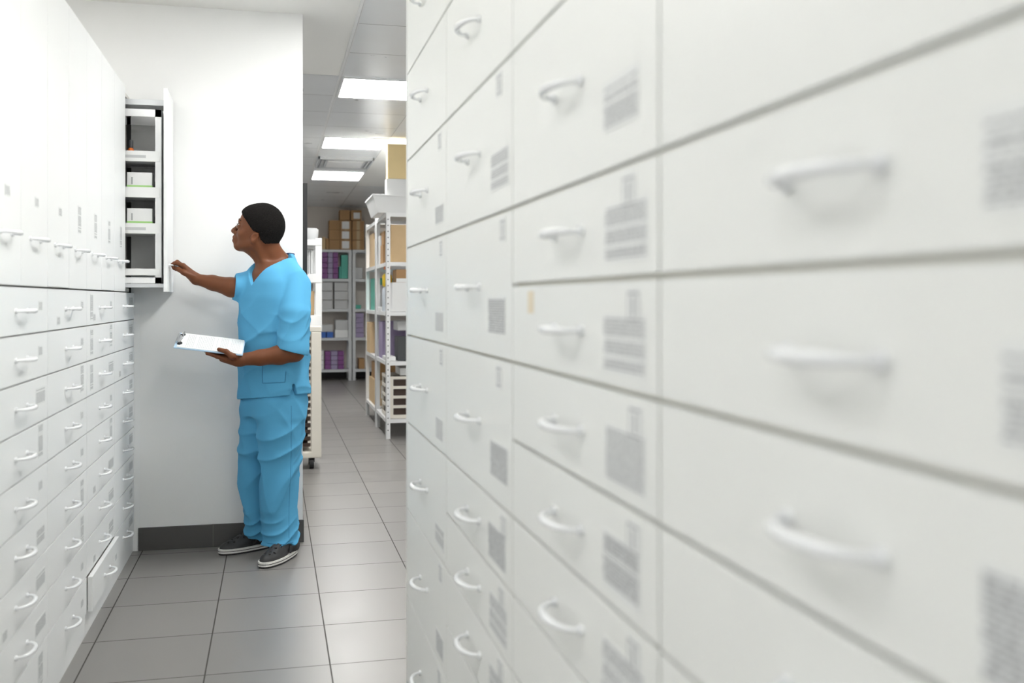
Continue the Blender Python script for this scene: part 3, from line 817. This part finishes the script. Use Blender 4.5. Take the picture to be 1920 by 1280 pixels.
# clogs
def footprint(s, w, toe=1.0):
    """outline, s 0 heel..1 toe -> half widths"""
    N = 40; out = []
    for i in range(N):
        th = 2 * math.pi * i / N
        cx, sy = math.cos(th), math.sin(th)
        x = .5 + .5 * (abs(cx) ** .85) * (1 if cx > 0 else -1)
        hw = w * (.72 + .28 * min(1, max(0, (x - .1) / .55)))
        y = hw * (abs(sy) ** .8) * (1 if sy > 0 else -1)
        out.append((x * s, y))
    return out
def clog(heel, toe, label):
    a = np.array([heel[0], heel[1], 0.0]); b = np.array([toe[0], toe[1], 0.0]); L = np.linalg.norm(b - a); X = (b - a) / L; Y = np.array([-X[1], X[0], 0])
    def W(x, y, z): return tuple(a + X * x + Y * y + np.array([0, 0, z]))
    R = np.stack([X, Y, [0, 0, 1.0]], 1)
    f = Field((min(a[0], b[0]) - .09, min(a[1], b[1]) - .09, -.01), (max(a[0], b[0]) + .09, max(a[1], b[1]) + .09, .14), .0028)
    f.ell(W(L * .70, 0, .026), (L * .290, .046, .042), R, .01)
    f.ell(W(L * .52, 0, .045), (L * .22, .042, .046), R, .02)
    f.ell(W(L * .18, 0, .040), (L * .165, .039, .038), R, .02)
    f.cap(W(L * .10, 0, .055), W(L * .38, 0, .07), .036, .040, .02)
    f.fn(lambda x, y, z: (.027 - z + 0 * x + 0 * y).astype(np.float32))
    for i, x in enumerate((.58, .67, .76, .85)):
        for y in ((-.024, 0, .024) if i % 2 == 0 else (-.013, .013)):
            zz = .026 + .042 * math.sqrt(max(0, 1 - ((x - .70) / .295) ** 2 - (y / .05) ** 2))
            f.cap(W(L * x, y, zz - .009), W(L * x, y, zz + .02), .0058, .0058, .001, 'sub')
    c = put('clog', f.mesh('clog'), 'clog', person, label=label)
    def slab(sc, z0_, z1_, grow):
        g = G(); fp = footprint(L + 2 * grow, .050 + grow); n = len(fp)
        vs = [W(x - grow, y, z0_) for x, y in fp] + [W(x - grow, y, z1_) for x, y in fp]
        lift = lambda v: v
        fs = [(i, (i + 1) % n, n + (i + 1) % n, n + i) for i in range(n)] + [tuple(range(n))[::-1], tuple(range(n, 2 * n))]
        g.add(vs, fs); return g
    put('midsole', slab(1, .009, .030, .003), 'clog_w', c, label='white midsole')
    put('stripe', slab(1, .0175, .0205, .0038), 'clog_blk', c)
    put('outsole', slab(1, .0, .0095, .0), 'clog_blk', c)
    g = G(); pts = []
    for i in range(15):
        th = math.pi * i / 14; pts.append(W(L * .44 - .03 * math.sin(th) , -.049 * math.cos(th), .040 + .050 * math.sin(th)))
    g.tube(pts, .0075, 8); put('strap', g, 'clog_blk', c)
clog((.108, 5.108), (-.052, 4.848), 'left clog, charcoal with holes in the upper')
clog((-.006, 5.275), (-.262, 5.160), 'right clog, charcoal with holes in the upper')

# ------------------------------------------------------------------ clipboard
t = thing('clipboard', 'clipboard with printed paper sheets held out in the left hand of the person', 'clipboard', tuple(cbA))
def cbbox(a0, a1, b0, b1, c0, c1, g=None):
    g = g or G(); vs = [tuple(CB(a, b, c)) for a in (a0, a1) for b in (b0, b1) for c in (c0, c1)]
    return g.add(vs, [(0, 1, 3, 2), (4, 6, 7, 5), (0, 4, 5, 1), (2, 3, 7, 6), (0, 2, 6, 4), (1, 5, 7, 3)])
put('board', cbbox(0, Lx, 0, Ly, -.005, 0), 'board', t)
put('paper', cbbox(.012, Lx - .004, .006, Ly - .006, .0003, .0028), 'paper', t)
g = G(); rg = random.Random(5)
a = .05
while a < Lx - .02:
    b0 = .02
    while b0 < Ly - .03:
        w = rg.uniform(.008, .03)
        q = [tuple(CB(a, b0, .0031)), tuple(CB(a + .0016, b0, .0031)), tuple(CB(a + .0016, min(b0 + w, Ly - .02), .0031)), tuple(CB(a, min(b0 + w, Ly - .02), .0031))]
        g.add(q, [(0, 1, 2, 3)]); b0 += w + .004
    a += .0075 if rg.random() < .8 else .018
put('print', g, 'print', t)
g = cbbox(.002, .020, .055, Ly - .055, .003, .010)
g.tube([CB(.006, .05, .009), CB(.006, Ly - .05, .009)], .006, 10)
g.tube([CB(.018, .055, .008), CB(.028, .060, .026), CB(.030, .075, .032), CB(.030, Ly - .075, .032), CB(.028, Ly - .060, .026), CB(.018, Ly - .055, .008)], .0022, 8)
put('clip', g, 'chrome', t)
g = G()
for b0 in (.045, Ly - .045): g.tube([CB(.016, b0 - .010, .006), CB(.026, b0 + .010, .006)], .007, 10)
put('clip_grip', g, 'black', t)

# ------------------------------------------------------------------ storage racks on the right
def carton(name, label, x0, x1, y0, y1, z0, z1, mt, cat='box', group=None, tape=None, sticker=None, bev=.004):
    """box with optional tape strip and sticker on the side facing the camera"""
    if tape or sticker:
        t = thing(name, label, cat, ((x0 + x1) / 2, (y0 + y1) / 2, z0), group)
        put('carton', G().box(x0, x1, y0, y1, z0, z1, bev=bev), mt, t)
        xm = (x0 + x1) / 2
        if tape: put('tape', G().box(xm - .025, xm + .025, y0 - .0008, y0, z0 + .005, z1 - .005), tape, t)
        if sticker:
            sx0, sx1, sz0, sz1 = sticker
            put('sticker', G().box(x0 + sx0 * (x1 - x0), x0 + sx1 * (x1 - x0), y0 - .0016, y0 - .0009, z0 + sz0 * (z1 - z0), z0 + sz1 * (z1 - z0)), 'whitebox', t)
        return t
    o = put(name, G().box(x0, x1, y0, y1, z0, z1, bev=min(bev, (z1 - z0) / 4)), mt)
    return top(o, label, cat, group)

def rack(x0, x1, y0, y1, zs, mt, label, group=None, pw=.04, holes=True, ztop=None, lip=.035):
    t = thing('storage_rack', label, 'rack', ((x0 + x1) / 2, (y0 + y1) / 2, 0), group)
    ztop = ztop or zs[-1] + .02
    for sx in (0, 1):
        for sy in (0, 1):
            px_, py_ = (x0, x1)[sx], (y0, y1)[sy]; dx, dy = (1, -1)[sx], (1, -1)[sy]
            g = G(); g.box(*sorted((px_, px_ + dx * pw)), *sorted((py_, py_ + dy * .003)), 0, ztop); g.box(*sorted((px_, px_ + dx * .003)), *sorted((py_, py_ + dy * pw)), 0, ztop)
            pst = put('post', g, mt, t)
            if holes and sy == 0:
                g = G(); z = .08
                while z < ztop - .03:
                    g.lathe([(.006, 0), (.006, .0016)], (0, 0, 0), 8)
                    k = len(g.v) - 16 - 8 - 8
                    for i in range(k, len(g.v)):
                        vx, vy, vz = g.v[i]; g.v[i] = (px_ + dx * pw / 2 + vx, py_ - .0004 + vz * .5, z + vy)
                    z += .055
                put('bolt_hole', g, 'darkgrey', pst)
    for z in zs:
        g = G(); g.box(x0 + .004, x1 - .004, y0 + .004, y1 - .004, z - .004, z)
        g.box(x0 + .004, x1 - .004, y0 + .004, y0 + .007, z - lip, z - .004); g.box(x0 + .004, x1 - .004, y1 - .007, y1 - .004, z - lip, z - .004)
        g.box(x0 + .004, x0 + .007, y0 + .007, y1 - .007, z - lip, z - .004); g.box(x1 - .007, x1 - .004, y0 + .007, y1 - .007, z - lip, z - .004)
        put('shelf', g, mt, t)
    return t
RZ = [.180, .705, 1.160, 1.615, 2.065]
rack(1.00, 1.50, 9.10, 10.00, RZ, 'whitemetal', 'white slotted metal storage rack nearest on the right of the back aisle', ztop=2.066)
rack(.995, 1.50, 10.03, 11.07, RZ, 'whitemetal', 'white slotted metal storage rack behind the nearest one on the right', ztop=2.10)
# on top
g = G(); 
vs = [(.93, 9.13, 2.067), (1.47, 9.13, 2.067), (1.47, 9.77, 2.067), (.93, 9.77, 2.067), (.885, 9.10, 2.215), (1.50, 9.10, 2.215), (1.50, 9.82, 2.215), (.885, 9.82, 2.215)]
g.add(vs, [(0, 3, 2, 1), (4, 5, 6, 7), (0, 1, 5, 4), (1, 2, 6, 5), (2, 3, 7, 6), (3, 0, 4, 7)])
g.box(.875, 1.51, 9.09, 9.83, 2.215, 2.232, bev=.004)
top(put('plastic_crate', g, 'whitebox'), 'white tapered plastic crate on top of the nearest white rack', 'crate')
carton('storage_box', 'white box between the plastic crate and the yellow carton on the rack top', 1.01, 1.47, 9.13, 9.26, 2.234, 2.380, 'whitebox')
carton('cardboard_box', 'yellow cardboard box at the very top of the nearest white rack', 1.02, 1.46, 9.14, 9.255, 2.382, 2.700, 'cardyellow')
# shelf 1.615..2.065 near bay
carton('cardboard_box', 'large pale cardboard box on the second shelf of the nearest white rack', 1.05, 1.46, 9.14, 9.50, 1.617, 1.96, 'cardlight', sticker=(.70, .85, .82, .88))
carton('cardboard_box', 'brown cardboard box behind the large pale one on the nearest rack', 1.02, 1.30, 9.55, 9.78, 1.617, 1.80, 'card')
carton('cardboard_box', 'small brown cardboard box stacked on the brown one of the nearest rack', 1.03, 1.28, 9.56, 9.77, 1.803, 1.93, 'card')
carton('storage_box', 'white box standing behind the brown cartons of the nearest rack', 1.02, 1.40, 9.80, 9.95, 1.617, 1.90, 'whitebox')
# shelf 1.16
carton('storage_box', 'large white box on the third shelf of the nearest white rack', 1.06, 1.46, 9.13, 9.45, 1.162, 1.43, 'whitebox')
carton('storage_box', 'brown and grey open tray lying on the large white box', 1.10, 1.40, 9.14, 9.42, 1.432, 1.55, 'card', sticker=(.0, 1.0, .0, .3))
t = thing('spray_bottle', 'clear bottle with a yellow collar and orange cap on the third rack shelf', 'bottle', (1.07, 9.62, 1.162))
g = G(); g.lathe([(.045, 0), (.05, .01), (.05, .20), (.035, .235)], (1.07, 9.62, 1.162)); put('bottle_body', g, 'clear', t)
g = G(); g.lathe([(.037, .235), (.047, .245), (.047, .34), (.03, .36)], (1.07, 9.62, 1.162)); put('collar', g, 'yellow', t, label='yellow collar')
g = G(); g.lathe([(.022, .36), (.022, .40)], (1.07, 9.62, 1.162)); put('neck', g, 'black', t)
g = G(); g.lathe([(.032, .40), (.034, .41), (.030, .44), (.012, .455)], (1.07, 9.62, 1.162)); put('cap', g, 'orange', t, label='orange cap')
o = put('spray_bottle', G().lathe([(.03, 0), (.032, .01), (.032, .30), (.014, .34), (.014, .38)], (1.16, 9.60, 1.162)), 'orange'); top(o, 'slim orange bottle right of the yellow collared bottle', 'bottle')
carton('folded_cloth', 'white folded cloth hanging over the third shelf edge of the nearest rack', 1.01, 1.18, 9.66, 9.95, 1.162, 1.20, 'whitebox', cat='cloth')
# shelf .705
carton('binder', 'black binder standing on the fourth shelf of the nearest rack', 1.12, 1.26, 9.20, 9.45, .707, .93, 'darkgrey', cat='binder')
carton('cardboard_box', 'brown box at the right end of the fourth shelf of the nearest rack', 1.36, 1.46, 9.20, 9.50, .707, .98, 'card')
carton('storage_box', 'white box between the black binder and the brown box', 1.275, 1.345, 9.20, 9.50, .707, .95, 'whitebox')
carton('folded_cloth', 'white cloth bundle lying at the rack edge on the fourth shelf', 1.01, 1.10, 9.18, 9.50, .707, .745, 'whitebox', cat='cloth')
carton('purple_package', 'lilac package on the fourth shelf at the back of the nearest rack', 1.02, 1.28, 9.62, 9.92, .707, 1.06, 'lilac')
g = G()
for s_ in range(2): g.box(1.12, 1.46, 9.20, 9.50, 1.000 + s_ * .07, 1.06 + s_ * .07, 0)
top(put('lid_stack', G().box(1.12, 1.46, 9.22, 9.55, .985, 1.075, bev=.01), 'greybox'), 'grey tray resting on the boxes of the fourth rack shelf', 'tray')
# shelf .18: slatted crate
t = thing('slatted_crate', 'cream slatted crate on the bottom shelf of the nearest white rack', 'crate', (1.25, 9.35, .182))
g = G(); x0, x1, ya, yb = 1.02, 1.47, 9.12, 9.62
for i in range(5): g.box(x0, x1, ya, ya + .012, .190 + i * .088, .216 + i * .088)
for x in (x0, x1 - .05): g.box(x, x + .05, ya - .001, ya + .014, .185, .570)
for i in range(5): g.box(x0, x0 + .012, ya + .014, yb, .190 + i * .088, .216 + i * .088); g.box(x1 - .012, x1, ya + .014, yb, .190 + i * .088, .216 + i * .088)
g.box(x0, x1, yb, yb + .012, .185, .57); g.box(x0, x1, ya, yb, .183, .190)
put('slats', g, 'creammetal', t); put('liner', G().box(x0 + .02, x1 - .02, ya + .02, yb - .01, .192, .54), 'brown', t)
carton('storage_box', 'white lidded box sitting on the slatted crate', 1.14, 1.46, 9.18, 9.55, .573, .64, 'whitebox')
# second rack contents
carton('cardboard_box', 'pale cardboard box on the second shelf of the rear white rack', 1.03, 1.45, 10.6, 10.98, 1.617, 1.98, 'cardlight', sticker=(.1, .25, .55, .8))
carton('cardboard_box', 'tan cardboard box at the front of the rear white rack on the second shelf', 1.02, 1.42, 10.08, 10.5, 1.617, 1.90, 'cardlight')
carton('teal_package', 'teal package on the third shelf of the rear white rack', 1.04, 1.3, 10.5, 11.0, 1.162, 1.5, 'teal')
carton('storage_box', 'grey box at the front of the third shelf of the rear white rack', 1.05, 1.40, 10.1, 10.45, 1.162, 1.42, 'greybox')
carton('cardboard_box', 'brown cardboard box at aisle height on the fourth shelf of the rear white rack', 1.00, 1.40, 10.62, 11.0, .707, 1.03, 'cardlight')
carton('purple_package', 'lilac package beside the brown box on the rear white rack', 1.05, 1.4, 10.1, 10.55, .707, 1.05, 'lilac')
carton('cardboard_box', 'tan cardboard box with a white sticker on the bottom shelf of the rear white rack', 1.02, 1.40, 10.25, 10.95, .182, .44, 'cardlight', sticker=(.15, .40, .3, .8))
carton('cardboard_box', 'open brown cardboard box stacked on the tan one of the rear white rack', 1.04, 1.38, 10.35, 10.9, .442, .61, 'card')

# ------------------------------------------------------------------ grey shelving at the back wall
BZ = [.175, .672, 1.125, 1.600, 2.060]
def bay(x0, x1, label): return rack(x0, x1, 15.86, 16.26, BZ, 'greymetal', label, 'grey metal shelving bays at the back wall', pw=.05, holes=False, ztop=2.0605, lip=.04)
bay(.18, 1.205, 'grey metal shelving bay at the back wall, left of the two')
bay(1.215, 2.24, 'grey metal shelving bay at the back wall, right of the two')
def at(px, Y): a = math.atan((px - 960) / 1866.67); return Y * math.tan(YAW + a)
def bz(py, zc=15.75): return CAM_Z + (562 - py) / 1866.67 * zc
yb0, yb1 = 15.90, 16.20
def bk(name, label, px0, px1, z0, z1, mt, group=None, y0=yb0, y1=yb1, **kw):
    return carton(name, label, at(px0, y0), at(px1, y0), y0, y1, z0, z1, mt, group=group, bev=.006, **kw)
# cardboard boxes on top
rw_ = ['bottom', 'middle', 'top']
for r in range(3):
    for c, (a, b) in enumerate(((617, 637.5), (638, 659), (660.5, 683))):
        bk('cardboard_box', 'brown cardboard box on the grey shelving, tall stack, %s row, %s column' % (rw_[r], ['left', 'middle', 'right'][c]), a, b, 2.062 + r * .155, 2.062 + r * .155 + .152, 'card', 'cardboard boxes stacked on the grey shelving', tape='tape' if c else None, sticker=(.15, .80, .12, .88) if c == 1 else None)
for c, (a, b) in enumerate(((637, 656), (658, 678))):
    bk('cardboard_box', 'brown cardboard box crowning the tall stack, ' + ('left' if c == 0 else 'right with a white sticker'), a, b, 2.530, 2.69, 'card', 'cardboard boxes stacked on the grey shelving', sticker=(.25, .85, .15, .75) if c else None)
bk('cardboard_box', 'small tan box left of the tall stack on the grey shelving', 604, 610, 2.062, 2.26, 'cardlight')
bk('cardboard_box', 'small brown box touching the left of the tall stack on the shelving', 610.5, 616.5, 2.062, 2.24, 'card')
# shelf rows, left bay
def rows(name, base, px0, px1, z, hgt, n, mt, group, band=None):
    for i in range(n):
        z0_ = z + .002 + i * hgt
        lab = base + ', ' + (['lowest', 'second from below', 'third from below', 'fourth from below', 'fifth from below', 'topmost'][i] if i < n - 1 else 'topmost') + ' of the stack'
        o = bk(name, lab, px0, px1, z0_, z0_ + hgt - .004, mt, group)
rows('purple_package', 'purple package in the top shelf, left stack', 603.5, 614, 1.60, .085, 5, 'purple', 'purple packages, top shelf, left stack')
rows('purple_package', 'pale lilac package in the top shelf, middle stack', 614.6, 624, 1.60, .085, 5, 'lilac', 'lilac packages, top shelf, middle stack')
rows('purple_package', 'purple package in the top shelf, right stack', 624.6, 634, 1.60, .085, 5, 'purple', 'purple packages, top shelf, right stack')
bk('teal_package', 'tall teal package at the right end of the top shelf of the left grey bay', 640, 652.5, 1.602, 1.98, 'teal')
bk('teal_package', 'narrow dark green package beside the tall teal one', 636, 639.5, 1.602, 1.80, 'teal')
for r in range(3):
    for c, (a, b) in enumerate(((600, 624), (627, 653))):
        bk('storage_box', 'grey box on the second shelf of the left grey bay, %s row, %s' % (rw_[r], ['left', 'right'][c]), a, b, 1.127 + r * .142, 1.127 + r * .142 + .136, 'greybox', 'grey boxes on the second shelf of the left grey bay')
bk('blue_box', 'low blue box on the third shelf of the left grey bay, left one', 599, 611, .674, .765, 'blue')
bk('blue_box', 'low blue box on the third shelf of the left grey bay, right one', 613, 625, .674, .765, 'blue')
bk('storage_box', 'grey carton on top of the two blue boxes', 600, 624, .768, .88, 'greybox')
bk('storage_box', 'white carton right of the blue boxes, lower one', 628, 653, .674, .80, 'whitebox')
bk('storage_box', 'white carton right of the blue boxes, upper one', 629, 653, .802, .95, 'greybox')
rows('grey_package', 'grey white package in the bottom shelf, far left', 599, 607, .175, .075, 4, 'whitebox', 'grey packages, bottom shelf')
rows('purple_package', 'purple package in the bottom shelf, left stack', 609.5, 620, .175, .072, 4, 'purple', 'purple packages, bottom shelf, left stack')
rows('purple_package', 'pale lilac package in the bottom shelf, middle stack', 620.6, 633, .175, .072, 4, 'lilac', 'lilac packages, bottom shelf, middle stack')
rows('purple_package', 'purple package in the bottom shelf, right stack', 633.6, 645, .175, .072, 4, 'purple', 'purple packages, bottom shelf, right stack')
# right bay
bk('storage_box', 'clear grey bag on the top shelf of the right grey bay', 666, 680, 1.602, 1.78, 'greybox')
bk('teal_package', 'low dark teal box on the second shelf of the right grey bay', 666, 677, 1.127, 1.19, 'teal')
rows('purple_package', 'lilac package in the right grey bay', 667, 682, .672, .078, 5, 'lilac', 'lilac packages in the right grey bay')
bk('cardboard_box', 'small brown box on the bottom shelf of the right grey bay', 673, 684, .177, .34, 'card')

# ------------------------------------------------------------------ behind the man: white shelf cart and cream tray trolley
t = thing('shelf_cart', 'white metal shelf cart seen between the man and the far shelving', 'cart', (.22, 8.1, 0))
g = G(); x0, x1, ya, yb = -.20, .372, 7.95, 8.45
for x in (x0, x1 - .05):
    for y in (ya, yb - .05): g.box(x, x + .05, y, y + .05, 1.02, 1.755, bev=.003)
put('post', g, 'whitemetal', t)
for z, h_ in ((1.742, .045), (1.475, .07), (1.15, .10)):
    put('shelf', G().box(x0 + .002, x1 - .002, ya - .004, yb, z - h_, z, bev=.003), 'whitemetal', t)
put('leg', G().box(x0, x0 + .05, ya + .1, ya + .15, 0, 1.05), 'whitemetal', t)
put('leg', G().box(x0, x0 + .05, yb - .1, yb - .05, 0, 1.05), 'whitemetal', t)
put('leg', G().box(x1 - .05, x1, yb - .1, yb - .05, 0, 1.05), 'whitemetal', t)
for i, (a, b, m_) in enumerate(((.235, .265, 'whitebox'), (.268, .285, 'greybox'), (.288, .315, 'whitebox'))):
    carton('file_folder', 'pale file folder upright on the upper shelf of the white cart, ' + ['left', 'middle', 'right'][i], a, b, 8.0, 8.3, 1.477, 1.66, m_, cat='folder')
carton('cardboard_box', 'tan cardboard box on the lower shelf of the white cart', .20, .315, 8.0, 8.3, 1.152, 1.34, 'cardlight')
o = put('plastic_tub', G().lathe([(.05, 0), (.06, .01), (.065, .09), (.05, .10)], (.29, 8.15, 1.744)), 'greybox'); top(o, 'small pale round tub on top of the white cart', 'tub')
# cream trolley
t = thing('tray_trolley', 'cream rolling tray trolley with dark slotted trays behind the man', 'trolley', (.15, 7.85, 0))
g = G(); x0, x1, ya, yb = -.20, .352, 7.60, 7.93
g.box(x1 - .075, x1, ya, ya + .04, .12, 1.030, bev=.006); g.box(x0, x0 + .06, ya, ya + .04, .12, 1.030, bev=.006)
g.box(x0, x1, yb - .04, yb, .12, 1.03, bev=.004)
g.box(x0, x1, ya, yb, 1.03, 1.07, bev=.006); g.box(x0, x1, ya, yb, .085, .135, bev=.01)
put('frame', g, 'creammetal', t)
for i in range(17):
    put('tray', G().box(x0 + .062, x1 - .080, ya + .012, yb - .045, .17 + i * .050, .196 + i * .050), 'brown', t)
g = G()
for i in range(17): g.box(x1 - .100, x1 - .0755, ya + .008, ya + .03, .198 + i * .050, .212 + i * .050)
put('runner', g, 'creammetal', t)
for (x, y) in ((x1 - .07, ya + .05), (x1 - .07, yb - .06), (x0 + .06, ya + .05), (x0 + .06, yb - .06)):
    c = put('caster', G().tube([(x - .016, y, .042), (x + .016, y, .042)], .042, 20), 'black', t)
    put('caster_fork', G().box(x - .022, x + .022, y - .015, y + .015, .05, .086), 'darkgrey', c)
